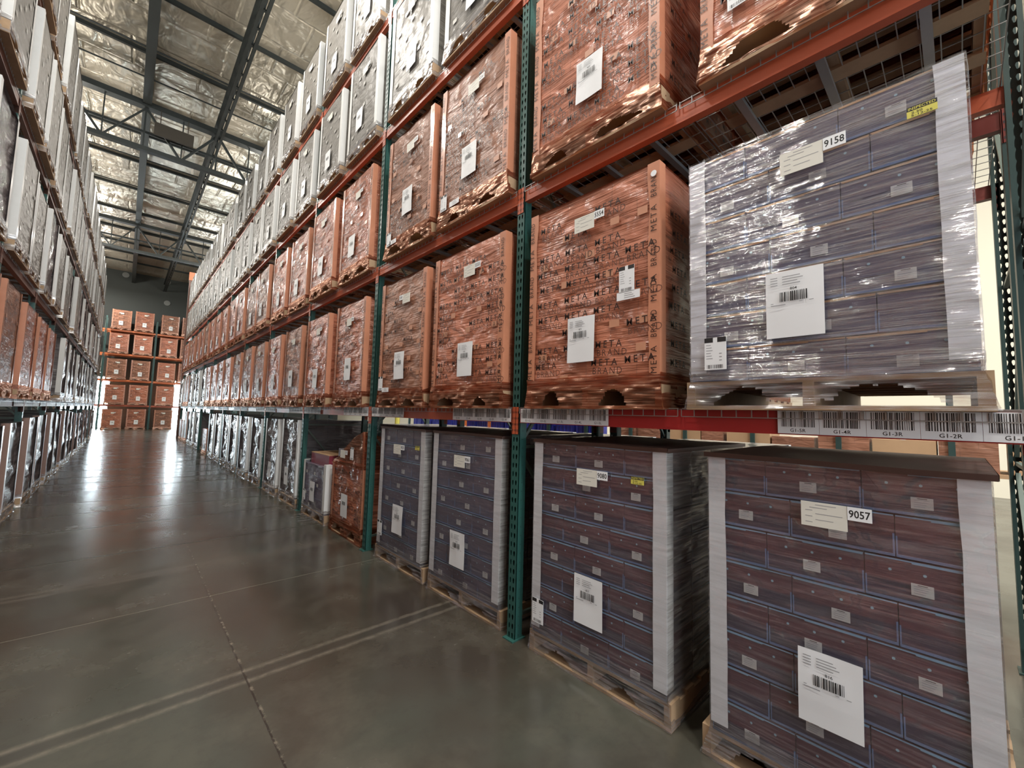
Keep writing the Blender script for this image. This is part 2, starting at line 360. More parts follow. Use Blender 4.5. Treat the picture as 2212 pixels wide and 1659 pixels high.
def body_mesh(W, H, mat, amp=.012, sd=1, labels=None, Dp=1.18, dens=0, ends=False):
    mb = body_fn(W, H, Dp, amp, sd)
    rows = int(H/.158); mats = [mat]
    if dens: print_on(mb, W, H, sd*3, dens, ends)
    if labels:
        mats += [labels, 'navy_ink', 'soft_ink']; r = R_(sd)
        for k in range(rows):
            z = .137+.158*k+.035
            for c in ((-.02, -.37, .33) if k % 2 else (.16, -.19, -.42)):
                if r.random() < .8:
                    y = c+r.uniform(-.03, .03); hw = .03+r.random()*.006
                    if abs(y)+hw < W/2-.07: mb.fq(y+hw, y-hw, z, z+.045, -.002, 1)
            for x in (.3, .62, .95):
                if r.random() < .35: xx = x+r.uniform(-.05, .05); mb.poly([(xx, -W/2-.002, z), (xx+.06, -W/2-.002, z), (xx+.06, -W/2-.002, z+.045), (xx, -W/2-.002, z+.045)], 1)
    return mb.mesh('carton_stack', mats, False)
def board_mesh(W, H, side, mat, wd=.075, z0=.137, wav=.004, text=None):
    """an L shaped corner board along one front edge; side -1 near end, +1 far end"""
    mb = MB(); n = 14
    def wy(v, k): return wav*(vn(v*H*6, k, 3)-.5)*2
    ye = side*(W/2+.003)
    def fr(u, v): return (-.004, ye-side*wd*u*(1+0)-side*(wy(v, 1) if u else 0), z0+.02+(H-.02)*v)
    if side > 0: mb.grid(fr, 1, n)
    else: mb.grid(lambda u, v: fr(1-u, v), 1, n)
    def sd(u, v): return (-.004+wd*u, ye, z0+.02+(H-.02)*v)
    if side < 0: mb.grid(sd, 1, n)
    else: mb.grid(lambda u, v: sd(1-u, v), 1, n)
    mb.grid(lambda u, v: (-.004+wd*u, ye-side*wd*v, z0+H), 1, 1)
    mats = [mat]
    if text:
        mats.append('navy_ink'); z = z0+.06; k = 0
        while z < z0+H-.2:
            put(mb, text[k % len(text)], ye-side*wd*.25-(.02 if side > 0 else -.055*0), z, .036, -.0065, 1, -.004, 1.25, .15, True); k += 1; z += .2
    return mb.mesh('corner_board', mats)
def print_on(mb, W, H, sd, dens=.62, nearend=False):
    r = R_(sd); rows = int((H-.14)/.108)
    for k in range(rows):
        z = .137+.08+k*.108
        for c in range(4):
            if r.random() < dens or k == 1:
                y = W/2-.070-c*.236-r.uniform(0, .022)-(.014 if k % 2 else 0); tl = r.uniform(-.04, .04)
                if y-.19 < -W/2+.005: continue
                put(mb, 'META', y, z+.048, .041, -.0045, 2, .014, 1.5, .185, tilt=tl)
                if r.random() < .75: put(mb, 'BRAND', y-.012, z-.004, .040, -.0045, 3 if r.random() < .6 else 2, -.012, 1.3, .205, tilt=tl)
        if nearend:
            for c in range(4):
                if r.random() < .7: putside(mb, 'META', .10+c*.26+r.uniform(0, .05), z+.03, .042, .18, -W/2-.006, 2)
def putside(mb, txt, x, z, h, width, y, m):
    vs_, fs, wd = word(txt, .012, 1.5); k = width/wd; b = len(mb.v)
    for px, py in vs_: mb.v.append((x+px*k, y, z+py*h))
    for f in fs: mb.f.append(tuple(b+i for i in f)); mb.m.append(m)
def sheet_mesh(num, sd, fine=True):
    """letter sized sheet with address lines, a number and a barcode; hangs at z=0 upwards, centred on y=0"""
    mb = MB(); n = 6
    mb.grid(lambda u, v: (-.006-.006*vn(u*2, v*2, sd), .105-.21*u+.004*(v-.5)*(sd % 3-1), .29*v), n, n)
    if fine:
        for k in range(4): mb.fq(.085, .058, .262-k*.011, .2655-k*.011, -.0135, 2); mb.fq(.04, -.015-.02*((k*7+sd) % 3)/2, .262-k*.011, .2655-k*.011, -.0135, 2)
        mb.fq(.085, .03, .140, .144, -.0135, 2); mb.fq(-.02, -.032, .147, .150, -.0135, 2); mb.fq(-.055, -.07, .147, .150, -.0135, 2); mb.fq(.085, .075, .149, .152, -.0135, 2)
        put(mb, num, .0, .203, .012, -.0135, 1, .01, 1, None, ctr=True)
    barcode(mb, .052, -.05, .155, .197, -.0135, 1, sd)
    return mb.mesh('shipping_sheet', ['paper', 'ink', 'grey_ink'])
def tag_mesh(num, sd, fine=True, flip=False, ink='ink'):
    """cream data label with a smaller white number label beside it; left end at y=0"""
    mb = MB(); mb.box(-.010, -.008, -.155, 0, 0, .10, 0)
    a = .057 if not flip else 0
    y0 = -.156 if not flip else .072
    mb.box(-.0115, -.009, y0-.075, y0, .048, .10, 1)
    if fine:
        for k, (p, q) in enumerate(((.05, .12), (.03, .09), (.015, .04), (.05, .14), (.015, .04), (.05, .11), (.015, .04))): mb.fq(-p, -q, .088-k*.012, .0905-k*.012, -.0103, 3)
    if num: put(mb, num, y0-.0375, .060, .029, -.0118, 2, .02, 1, .066, ctr=True)
    return mb.mesh('number_label', ['cream_paper', 'paper', ink, 'grey_ink'])
def carrier_mesh(sd):
    mb = MB(); mb.box(-.010, -.008, -.10, 0, 0, .155, 0); mb.fq(0, -.04, .132, .155, -.0103, 1); mb.fq(-.06, -.10, .132, .155, -.0103, 1)
    for k in range(6): mb.fq(-.008, -.03-.004*(k % 3), .118-k*.013, .121-k*.013, -.0103, 2)
    for k in range(3): mb.fq(-.068, -.08, .075-k*.016, .079-k*.016, -.0103, 2)
    barcode(mb, -.012, -.088, .006, .024, -.0103, 1, sd, 30)
    return mb.mesh('carrier_label', ['paper', 'ink', 'grey_ink'])
def strip_mesh():
    mb = MB(); mb.box(-.010, -.008, -.15, 0, 0, .048, 0)
    for k in range(3): mb.fq(-.05, -.10-.01*k, .034-k*.012, .038-k*.012, -.0103, 1)
    return mb.mesh('address_label', ['paper', 'grey_ink'])
def inspect_mesh():
    mb = MB(); mb.box(-.0105, -.008, -.08, 0, 0, .042, 0); mb.fq(0, -.08, .026, .042, -.0107, 1)
    put(mb, 'INSPECTED', -.04, .029, .010, -.0112, 0, .02, 1, .072, ctr=True)
    put(mb, '2.20', -.012, .014, .008, -.0109, 1, .01, 1, .03); put(mb, '5-12-25', -.012, .003, .008, -.0109, 1, .01, 1, .055)
    return mb.mesh('inspection_sticker', ['yellow', 'ink'])
CARRIER, STRIPL, INSP = carrier_mesh(3), strip_mesh(), inspect_mesh()
def skirt_mesh(W, mat, sd, Dp=1.2, torn=.5, name='film_skirt', nearend=True, drop=.015):
    """film drawn down over the pallet with torn openings at the fork pockets"""
    mb = MB()
    def hole(y, z):
        if z > .115+.02*vn(y*9, 1, sd): return False
        for c, hw in ((.255, .17*(.45+.6*hsh(sd, 1))), (-.235, .18*(.45+.6*hsh(sd, 2)))):
            hw *= torn*2; hh = (.050+.05*hsh(sd, 3))*min(1, torn*2); c += .05*(hsh(sd, 5)-.5)
            k = abs(y-c)/hw+.35*(vn(y*26, z*8, sd)-.5)
            if k < 1 and .018 < z < .022+hh*(1-k*k)+.015*vn(y*40, 2, sd): return True
        return False
    w_ = .52
    def fr(u, v):
        y = w_+.0-2*w_*u; z = .002+.20*v; t_ = min(1, v*1.4); half = w_+(W/2+.006-w_)*t_
        return (-.014+.010*v+.016*(vn(y*16, z*40, sd)-.5)*(1-.6*v), half-2*half*u+.006*(vn(u*20, v*9, sd+2)-.5), z+(.012*(vn(u*14, 3, sd)-.5) if v == 0 else 0))
    mb.grid(fr, 72, 22, 0, lambda u, v: not hole(w_-2*w_*u, .002+.2*v))
    for s in ((-1, 1) if nearend else ()):
        def en(u, v, s=s):
            z = .002+.20*v; t_ = min(1, v*1.4); half = w_+(W/2+.006-w_)*t_
            return (-.01+(Dp+.01)*u, s*(half+.012*(vn(u*15, z*30, sd+7)-.5)), z)
        mb.grid((lambda u, v: en(u, v)) if s < 0 else (lambda u, v: en(1-u, v)), 20, 6)
    return mb.mesh(name, [mat], True)
def shell_mesh(W, H, Dp, sd, mat, amp=.006, z0=.137, bulge=0):
    mb = MB(); w_ = W/2+.008
    def d(a, b): return amp*vn(a*6, b*9, sd)+bulge*math.sin(math.pi*min(1, max(0, b/H)))
    mb.grid(lambda u, v: (-.009-d(u*W, v*H)*min(1, 8*min(u, 1-u)), w_-2*w_*u, z0+(H+.008)*v), 20, 22)
    mb.grid(lambda u, v: (-.009+(Dp+.02)*u, -w_-d(u*Dp+5, v*H)*min(1, 8*u), z0+(H+.008)*v), 20, 22, 1)
    mb.grid(lambda u, v: (-.009+(Dp+.02)*(1-u), w_+d(u*Dp+15, v*H)*min(1, 8*(1-u)), z0+(H+.008)*v), 8, 8)
    return mb.mesh('stretch_film', [mat, 'shell_end' if mat == 'shell' else mat], True)
def top_mesh(W, Dp, z, over=.012, mat='brown_sheet', sd=1, flap=.010):
    mb = MB(); w_ = W/2+over
    def t(u, v): return (-over+(Dp+over)*u, w_-2*w_*v, z+.012+.010*(vn(u*3, v*3, sd)-.5))
    mb.grid(lambda u, v: t(v, u), 8, 8)
    mb.grid(lambda u, v: (-over-.002, w_-2*w_*u, z-flap*(.7+.5*vn(u*5, 2, sd))+(flap+.012)*v), 10, 1)
    mb.grid(lambda u, v: (-over+(Dp+over)*u, -w_-.002, z-flap*(.7+.5*vn(u*5, 4, sd))+(flap+.012)*v), 10, 1)
    return mb.mesh('top_sheet', [mat])
# cartons
def carton_mesh(wd, dp, mat, gold=False, side=False, h=.156, sd=0):
    """one carton, front at x=0, y from 0 to wd; coloured board edges and the three punched dots"""
    mb = MB(); mb.box(.001, dp, .001, wd-.001, 0, h, 0)
    if wd > .3:
        for k in range(3): mb.disc((-.0006, wd*(.22+.28*k), h*.72), .0052, 3)
    mb.fq(wd-.002, .002, .0005, .011, -.0004, 1)
    mb.fq(wd-.002, .002, h-.006, h-.0008, -.0004, 4 if gold else 2); mb.fq(wd-.006 if sd % 2 else wd*.6, wd*.35 if sd % 2 else .004, h-.010, h-.006, -.0004, 4 if gold else 2)
    mb.fq(.007, .001, .004, h*.55, -.0005, 1); mb.fq(wd-.001, wd-.006, .004, h*.5, -.0005, 1)
    if wd > .3:   # two printed panels, faintly lighter
        mb.fq(wd*.93, wd*.60, h*.40, h*.60, -.0003, 0)
    return mb.mesh('carton', [mat, 'seam', 'seam_light', 'dot', 'seam_gold'])
CLAB = MB().box(-.0022, -.001, -.030, .030, -.021, .021, 0)
for k in range(4): CLAB.fq(.022, -.02+.004*k, .010-k*.008, .0125-k*.008, -.0025, 1)
CLAB.fq(.012, -.014, .0155, .0180, -.0025, 2)
CLAB = CLAB.mesh('carton_label', ['dull_paper', 'grey_ink', 'ink'])
CM = {}
def cm(wd, dp, mat, gold, k=0):
    key = (wd, dp, mat, gold, k % 2)
    if key not in CM: CM[key] = carton_mesh(wd, dp, mat, gold, sd=k)
    return CM[key]
def carton_block(parent, W, rows, mat, mirror=False, gold=False, labels=True, endcols=3, lab_jit=.006, seed=1, rowh=.158):
    """the outer cartons of the stack, each one its own part; a core fills the inside"""
    r = R_(seed); w_ = W/2; s = (W-.0)/.94
    A = [(.25, 0), (.345, 1), (.345, 1)]; B = [(.345, 1), (.345, 1), (.25, 0)]
    for k in range(rows):
        z = .137+rowh*k; pat = (A if (k % 2 == (1 if not mirror else 0)) else B); y = w_
        for wd, lab in pat:
            wd *= s; y -= wd
            o = obj('carton', cm(round(wd-.001, 4), .30, mat, gold, k+int(lab)), parent, (r.uniform(0, .004), y, z))
            if labels and lab and r.random() < .97: obj('carton_label', CLAB, o, (0, wd/2+r.uniform(-.03, .03)*lab_jit*60, .052+r.uniform(-.006, .006)))
        for c in range(endcols):
            x = .31+c*.29
            o = obj('carton', cm(.286, .24, mat, gold, k+c), parent, (x+.286, -w_, z)); o.rotation_euler = (0, 0, math.pi/2); o.location = (x+.286, -w_, z)
            # front of the carton turned to -y : rotate so that local -x looks to -y
            if labels and (k+c) % 3 == 0: obj('carton_label', CLAB, o, (0, .15, .055))
    core = MB().box(.31, .31+.29*endcols, -w_+.245, w_, .137, .137+rowh*rows-.002)
    obj('inner_cartons', core.mesh('inner_cartons', [mat]), parent)

ORD = 'first second third fourth fifth sixth seventh eighth ninth tenth eleventh twelfth thirteenth fourteenth fifteenth sixteenth seventeenth eighteenth nineteenth twentieth twenty-first twenty-second twenty-third twenty-fourth twenty-fifth twenty-sixth'.split()
LVN = ['on the floor', 'on first beam level', 'on second beam level', 'on third beam level', 'on fourth beam level']
BH = 1.262    # height of the goods on a pallet
cache = {}
BROWNB = [board_mesh(.975, BH, s_b, 'brown_board', .085, wav=.012) for s_b in (-1, 1)]
def kit(kind, var):
    k = (kind, var)
    if k in cache: return cache[k]
    W = .975
    d = {}
    if kind == 'copper':
        d['body'] = body_mesh(W, BH, 'copper' if var % 2 == 0 else 'copper_dark', .016, 11+var, 'tan_paper', dens=.5)
        d['boards'] = [board_mesh(W, BH, s, 'orange_board', .062, wav=.012, text=('META', 'BRAND')) for s in (-1, 1)]
        d['skirt'] = skirt_mesh(W, 'copper_skirt', 70+var)
    elif kind in ('grey', 'violet', 'silver'):
        d['body'] = body_mesh(W, BH, {'grey': 'grey_film', 'violet': 'violet_film', 'silver': 'silver_film'}[kind], .014 if kind != 'silver' else .045, 31+var, 'dull_paper' if kind != 'silver' else None)
        d['boards'] = [board_mesh(W, BH, s, 'white_board', .075 if kind != 'silver' else .085, wav=.003) for s in (-1, 1)]
        d['skirt'] = skirt_mesh(W, 'skirt', 80+var)
    d['sheet'] = sheet_mesh(str(470+var*13), 100+var, False); d['tag'] = tag_mesh(str(5540+var*7), 200+var, False, flip=bool(var % 2))
    cache[k] = d; return d
def load(kind, label, x, y, z, rz=0, var=0, group=None, sheet=True, tag=True, near=False, hs=1.0, ws=1.0, r=None, nb=2, skirt=True, brown=False):
    r = r or R_(int(x*100+y*1000+z*77)); k = kit(kind, var)
    t = thing('pallet_load', label, 'pallet load', (x, y, z), rz, group)
    t.scale = (1, ws, hs)
    obj('pallet', PALLET, t)
    b = obj('carton_stack', k['body'], t)
    for i in range(nb): obj('corner_board', (BROWNB if brown else k['boards'])[i], t)
    if skirt: obj('film_skirt', k['skirt'], t)
    if sheet: obj('shipping_sheet', k['sheet'], t, (-.004, r.uniform(-.06, .08), .33+r.uniform(-.04, .04)))
    if tag: obj('number_label', k['tag'], t, (-.004, r.uniform(.0, .14), 1.10+r.uniform(-.02, .04)))
    return t

# ---------------------------------------------------------------- the building
XL, XR, YB = -9.5, 15.0, -9.0
struct('floor', MB().box(XL, XR, YB, YE+.3, -.2, 0), ['floor'])
struct('ceiling', MB().box(XL, XR, YB, YE+.3, ROOF, ROOF+.15), ['roof'])
DOORS = [(-3.3, -.86), (2.66, 5.2)]; DH = 3.62
wf = MB(); xs = [XL] + [v for d in DOORS for v in d] + [XR]
for i in range(0, len(xs), 2): wf.box(xs[i], xs[i+1], YE, YE+.25, 0, ROOF)
for a, b in DOORS: wf.box(a, b, YE, YE+.25, DH, ROOF)
struct('wall_far', wf, ['wall_dark'])
struct('wall_right', MB().box(XR, XR+.25, YB, YE, 0, ROOF), ['wall_cream'])
struct('wall_left', MB().box(XL-.25, XL, YB, YE, 0, ROOF), ['wall_cream'])
for i, (a, b) in enumerate(DOORS):
    mb = MB().box(a, b, YE+.14, YE+.17, 0, DH)
    d = obj('door_%d' % (i+1), mb.mesh('door', ['daylight']), kind='structure')
    fr = MB()
    for z in (.03, .93, 1.83, 2.73, DH-.03): fr.box(a, b, YE+.04, YE+.09, z-.025, z+.025)
    for x in [a+.03+(b-a-.06)*k/4 for k in range(5)]: fr.box(x-.022, x+.022, YE+.03, YE+.09, 0, DH)
    obj('door_frame', fr.mesh('door_frame', ['roof_steel']), d)
for i, (x, z) in enumerate(((-.57, 10.98), (1.75, 11.0), (1.83, 9.41))):
    mb = MB()
    mb.bar((x, YE-.05, z), (x, YE, z), .19, 0, 20)
    obj('wall_cover', mb.mesh('wall_cover', ['spot']), None, label='pale round cover high on the dark far wall, ' + ('left one under the roof', 'right one under the roof', 'lower one of the three')[i], category='wall cover')

# roof steel: purlins across the aisle, two long members down it, two girder trusses
def strip(nm, lab, cat, mb, mats=('roof_steel',), group=None):
    o = obj(nm, mb.mesh(nm, list(mats)), None, label=lab, category=cat)
    if group: o['group'] = group
    return o
PUR = [(7.5, .06), (9.95, .06), (12.36, .06), (14.66, .06), (17.2, .05), (19.3, .05), (21.65, .065), (24.5, .065), (27.6, .06), (30.4, .05), (33.0, .06), (35.2, .06), (37.4, .05)]
for i, (y, r) in enumerate(PUR):
    strip('purlin', 'dark steel purlin across the roof, %s purlin from the near end' % ORD[i], 'purlin', MB().box(XL, XR, y-r*.62, y+r*.62, ROOF-.10, ROOF))
for i, y in enumerate((14.15, 15.5, 20.85, 23.7, 30.0)):
    strip('roof_pipe', 'thin dark pipe under the roof foil, %s pipe from the near end' % ORD[i], 'pipe', MB().bar((XL, y, ROOF-.25), (XR, y, ROOF-.25), .022, 0, 6))
strip('roof_beam', 'long solid dark beam running under the roof along the left of the aisle', 'beam', MB().box(-.23, -.03, 4, YE, ROOF-.75, ROOF-.73).box(-.145, -.115, 4, YE, ROOF-.73, ROOF-.12).box(-.23, -.03, 4, YE, ROOF-.12, ROOF-.10))
mb = MB(); mb.box(1.53, 1.60, 4, YE, ROOF-1.0, ROOF-.94); mb.box(1.66, 1.73, 4, YE, ROOF-1.0, ROOF-.94); mb.box(1.53, 1.73, 4, YE, ROOF-.47, ROOF-.41)
y = 4.
while y < YE-.6: mb.bar((1.63, y, ROOF-.97), (1.63, y+.3, ROOF-.44), .022); mb.bar((1.63, y+.3, ROOF-.44), (1.63, y+.6, ROOF-.97), .022); mb.box(1.53, 1.73, y-.03, y+.03, ROOF-.99, ROOF-.95); y += .6
strip('roof_joist', 'long dark open web joist running under the roof above the right rack', 'joist', mb)
for i, y in enumerate((16.15, 27.3)):
    mb = MB(); zt, zb = 10.45, 9.2
    mb.box(XL, XR, y-.13, y+.13, zt, zt+.16); mb.box(XL, XR, y-.09, y+.09, zb-.07, zb+.05)
    mb.box(XL, XR, y+.2, y+.26, (zt+zb)/2-.04, (zt+zb)/2+.03)
    x = -.14-1.76*5
    while x < XR-2:
        mb.bar((x, y, zt), (x+.88, y, zb), .045); mb.bar((x+1.76, y, zt), (x+.88, y, zb), .030 if int(x) % 2 else .045)
        mb.bar((x+.88, y, zt), (x+.88, y, zb), .022); mb.bar((x, y, zt), (x, y, zb+.0), .030); x += 1.76
    strip('roof_truss', 'dark steel girder truss spanning the aisle, ' + ('nearer one with a brown panel below' if i == 0 else 'farther one close to the far wall'), 'truss', mb)
strip('hanging_panel', 'dark brown flat panel hanging below the nearer roof truss', 'panel', MB().box(.07, 1.0, 15.86, 15.92, 9.62, 10.0).bar((.2, 15.89, 10.0), (.2, 16.03, 10.5), .014).bar((.85, 15.89, 10.0), (.85, 16.03, 10.5), .014), ('panel',))

# added fill lamps, all unseen, over both racks, this aisle and the next
lm = MB(); lm.bar((0, 0, .06), (0, 0, .26), .20, 0, 16, .08); lm.bar((0, 0, .26), (0, 0, ROOF-9.4), .012, 0, 6); LAMPM = lm.mesh('fill_lamp_shade', ['steel'])
ln = MB(); ln.bar((0, 0, .03), (0, 0, .06), .18, 0, 16); LENS = ln.mesh('fill_lamp_lens', ['lens'])
for i, (x, y, z, p) in enumerate(FILL_LAMPS):
    t = thing('added_fill_lamp', 'added unseen fill lamp, %s from the near end over the %s' % (ORD[i if i < 6 else (i-6) if i < 11 else i-11 if i < 15 else i-15], 'left rack' if i < 6 else 'right rack' if i < 11 else 'next aisle' if i < 15 else 'main aisle'), 'lamp', (x, y, z))
    obj('fill_lamp_shade', LAMPM, t); obj('fill_lamp_lens', LENS, t)
    ld = bpy.data.lights.new('lamp', 'AREA'); ld.shape = 'DISK'; ld.size = .36; ld.energy = p*1.5; ld.color = LAMP_COL
    lo = bpy.data.objects.new('lamp_light', ld); C.objects.link(lo); lo.parent = t; lo.location = (0, 0, .02)
    ld = bpy.data.lights.new('lamp', 'POINT'); ld.energy = p*(.5 if x < 3.2 and x != .5 else .2); ld.color = LAMP_COL; ld.shadow_soft_size = .2
    lo = bpy.data.objects.new('lamp_uplight', ld); C.objects.link(lo); lo.parent = t; lo.location = (0, 0, -.35)

# ---------------------------------------------------------------- racks
def post_mesh(H, mat, holes=True):
    mb = MB(); wv = .076
    mb.box(.002, .010, 0, .003, 0, H); 
    mb.poly([(0, 0, 0), (.076, 0, 0), (.076, 0, H), (0, 0, H)]); mb.poly([(.076, wv, 0), (0, wv, 0), (0, wv, H), (.076, wv, H)])
    mb.poly([(.076, 0, 0), (.076, .02, 0), (.076, .02, H), (.076, 0, H)]); mb.poly([(.076, .056, 0), (.076, wv, 0), (.076, wv, H), (.076, .056, H)])
    if not holes: mb.poly([(0, wv, 0), (0, 0, 0), (0, 0, H), (0, wv, H)]); return mb.mesh('upright_post', [mat])
    ph = .0508*1.25; n = int(H/ph)
    for k in range(n):
        z = k*ph
        for c in (0, 1):
            a, b = (0, wv/2) if c == 0 else (wv/2, wv); cc = (a+b)/2+(.003 if c == 0 else -.003); hw = .0085; i0 = len(mb.v)
            outer = [(a, z), (cc, z), (b, z), (b, z+ph*.6), (b, z+ph), (cc, z+ph), (a, z+ph), (a, z+ph*.6)]
            inner = [(cc-hw*.45, z+ph*.22), (cc, z+ph*.18), (cc+hw*.45, z+ph*.22), (cc+hw, z+ph*.55), (cc+hw*.7, z+ph*.72), (cc, z+ph*.78), (cc-hw*.7, z+ph*.72), (cc-hw, z+ph*.55)]
            mb.v += [(0, p, q) for p, q in outer+inner]
            for i in range(8): j = (i+1) % 8; mb.f.append((i0+j, i0+i, i0+8+i, i0+8+j)); mb.m.append(0)
        for y_ in (-.0006, wv+.0006):
            if k % 1 == 0: mb.poly([(.038+.004*math.cos(t_), y_, z+ph/2+.004*math.sin(t_)) for t_ in [(1 if y_ < 0 else -1)*math.pi*i/3 for i in range(6)]], 1)
    mb.poly([(0, wv, n*ph), (0, 0, n*ph), (0, 0, H), (0, wv, H)])
    mb.box(-.03, .10, -.015, wv+.015, 0, .008, 0)
    return mb.mesh('upright_post', [mat, 'ink'])
PH = 8.03
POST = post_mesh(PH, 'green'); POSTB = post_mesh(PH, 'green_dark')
def brace_mesh(H, mat):
    mb = MB(); z = .15; s = 0
    while z < H-.2:
        mb.bar((.07, .038, z), (RD-.07, .038, z), .016)
        if z+1.1 < H: mb.bar((.07, .038, z+.05) if s else (RD-.07, .038, z+.05), (RD-.07, .038, z+1.15) if s else (.07, .038, z+1.15), .016)
        z += 1.22; s ^= 1
    return mb.mesh('frame_brace', [mat])
BRACE = brace_mesh(PH, 'grey_green')
BL = BAY-.076
def beam_mesh(mat, conn=None):
    mb = MB(); mb.box(.006, .05, 0, BL, -.100, -.028); mb.box(.006, .03, 0, BL, -.028, 0); mb.box(.003, .052, 0, BL, -.106, -.096)
    for y in (-.040, BL+.002):
        mb.box(-.004, .0, y, y+.038, -.19, .012, 1); mb.box(-.004, .05, (y+.034 if y < 0 else y), (y+.040 if y < 0 else y+.006), -.19, .012, 1)
        for k in range(4):
            for c in (.010, .028): mb.fq(y+c+.003, y+c-.003, -.17+k*.045, -.155+k*.045, -.0046, 2)
    return mb.mesh('load_beam', [mat, conn or mat, 'ink'])
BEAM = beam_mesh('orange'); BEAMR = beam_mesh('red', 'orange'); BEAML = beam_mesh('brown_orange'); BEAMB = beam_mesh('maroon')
def deck_mesh():
    mb = MB(); W = BL/2-.02; n = 19
    for k in range(n): y = -W/2+W*k/(n-1); mb.box(-.010, RD, y-.0022, y+.0022, .001, .005, 0); mb.box(-.012, -.008, y-.0022, y+.0022, -.034, .005, 0)
    for k in range(11): x = RD*k/10; mb.box(x-.002, x+.002, -W/2, W/2, .005, .009, 0)
    mb.box(-.012, -.008, -W/2, W/2, -.037, -.033, 0)
    for c in (-.36, 0, .36): mb.box(.05, RD-.05, c-.019, c+.019, -.024, .001, 0)
    return mb.mesh('wire_deck', ['steel'])
DECK = deck_mesh()
def label_mesh(txt, sd, fine=True):
    mb = MB(); mb.box(-.0035, -.002, -.1515, 0, -.100, .0, 0); barcode(mb, -.014, -.138, -.070, -.004, -.0040, 1, sd, 44 if fine else 26)
    if txt: put(mb, txt, -.076, -.092, .0145, -.0040, 1, .008, 1.05, ctr=True)
    return mb.mesh('barcode_label', ['paper', 'ink'])
def rack(name, lab, xf, rz, k0, k1, beam, levels=(1, 2, 3, 4), back=(), decks=True, labels=False, post=POST, tall=False):
    """k0..k1 bays; xf is the plane of the front posts"""
    t = thing(name, lab, 'pallet rack', (xf, Y0+k0*BAY-.076 if rz == 0 else Y0+k0*BAY, 0), rz)
    def Yl(k): return (k-k0)*BAY if rz == 0 else -(k-k0)*BAY
    for k in range(k0, k1+1):
        y = Yl(k) if rz == 0 else Yl(k)
        obj('upright_post', post, t, (0, y, 0))
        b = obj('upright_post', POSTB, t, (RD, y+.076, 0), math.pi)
        obj('frame_brace', BRACE, t, (0, y, 0))
        if k == k1: continue
        y1 = (y+.076) if rz == 0 else (y-BL)
        for l in levels:
            bm = beam
            if l == 1 and k == -1 and beam is BEAM: bm = BEAMR
            o = obj('load_beam', bm, t, (0, y1, LV[l]))
            if bm is BEAMR: o['label'] = 'bright red load beam'
            if k in back: obj('load_beam', bm if beam is not BEAM else BEAM, t, (RD, y1+BL, LV[l]), math.pi)
            if l == 1 and labels:
                bay = k-k0+1
                if bay <= 3:
                    for i in range(5):
                        e = BL-.015-.1525*i; obj('barcode_label', label_mesh('G%d-%dL' % (bay, i+1), bay*31+i), o, (0, e, -.001))
                        e = .775-.1525*i; obj('barcode_label', label_mesh('G%d-%dR' % (bay, 5-i), bay*57+i+9), o, (0, e, -.001))
                else:
                    for e in (BL-.015, .775):
                        for i in range(5): obj('barcode_label', LBF[i % 3], o, (0, e-.1525*i, -.001))
            if decks and (k-k0 < 5 or k % 1 == 0):
                for q in (0, 1): obj('wire_deck', DECK, t, (0, y1+BL*(.25+.5*q), LV[l]))
    return t
LBF = [label_mesh('', 900+i, False) for i in range(3)]
rr = rack('pallet_rack', 'tall green and orange pallet rack along the right side of the aisle', D, 0, -1, 10, BEAM, back=(-1, 0, 1), labels=True)
lr = rack('pallet_rack', 'tall pallet rack with shade-darkened orange beams along the left side of the aisle', -DL, math.pi, -2, 11, BEAML, labels=True)
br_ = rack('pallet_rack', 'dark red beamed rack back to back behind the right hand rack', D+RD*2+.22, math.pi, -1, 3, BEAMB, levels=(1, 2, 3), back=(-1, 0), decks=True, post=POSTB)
# the tall end post, orange over the last frame
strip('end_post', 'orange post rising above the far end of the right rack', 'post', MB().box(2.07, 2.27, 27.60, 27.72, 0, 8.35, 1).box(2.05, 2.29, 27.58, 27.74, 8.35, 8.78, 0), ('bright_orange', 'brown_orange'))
# rack across the end of the aisle
def end_rack():
    yf = 38.585; t = thing('pallet_rack', 'orange beamed rack standing across the far end of the aisle', 'pallet rack', (0, yf, 0))
    bw = 2.57
    xs = [-3.85, -1.28, 1.29, 3.86, 6.43]
    for x in xs:
        obj('upright_post', POST2, t, (x, 0, 0), -math.pi/2); obj('upright_post', POST2, t, (x-.0, RD, 0), -math.pi/2)
        obj('frame_brace', BRACE, t, (x+.0, 0, 0), math.pi/2)
    for a, b in zip(xs, xs[1:]):
        for l in (1, 2, 3, 4):
            for y in (0, RD):
                obj('load_beam', MB().box(a+.076, b, y-.005, y+.045, LV[l]-.11, LV[l]).box(a+.04, a+.10, y-.012, y-.006, LV[l]-.18, LV[l]+.01).mesh('load_beam', ['bright_orange' if l > 1 else 'orange']), t)
    return xs
POST2 = post_mesh(7.6, 'green', False)
end_rack()

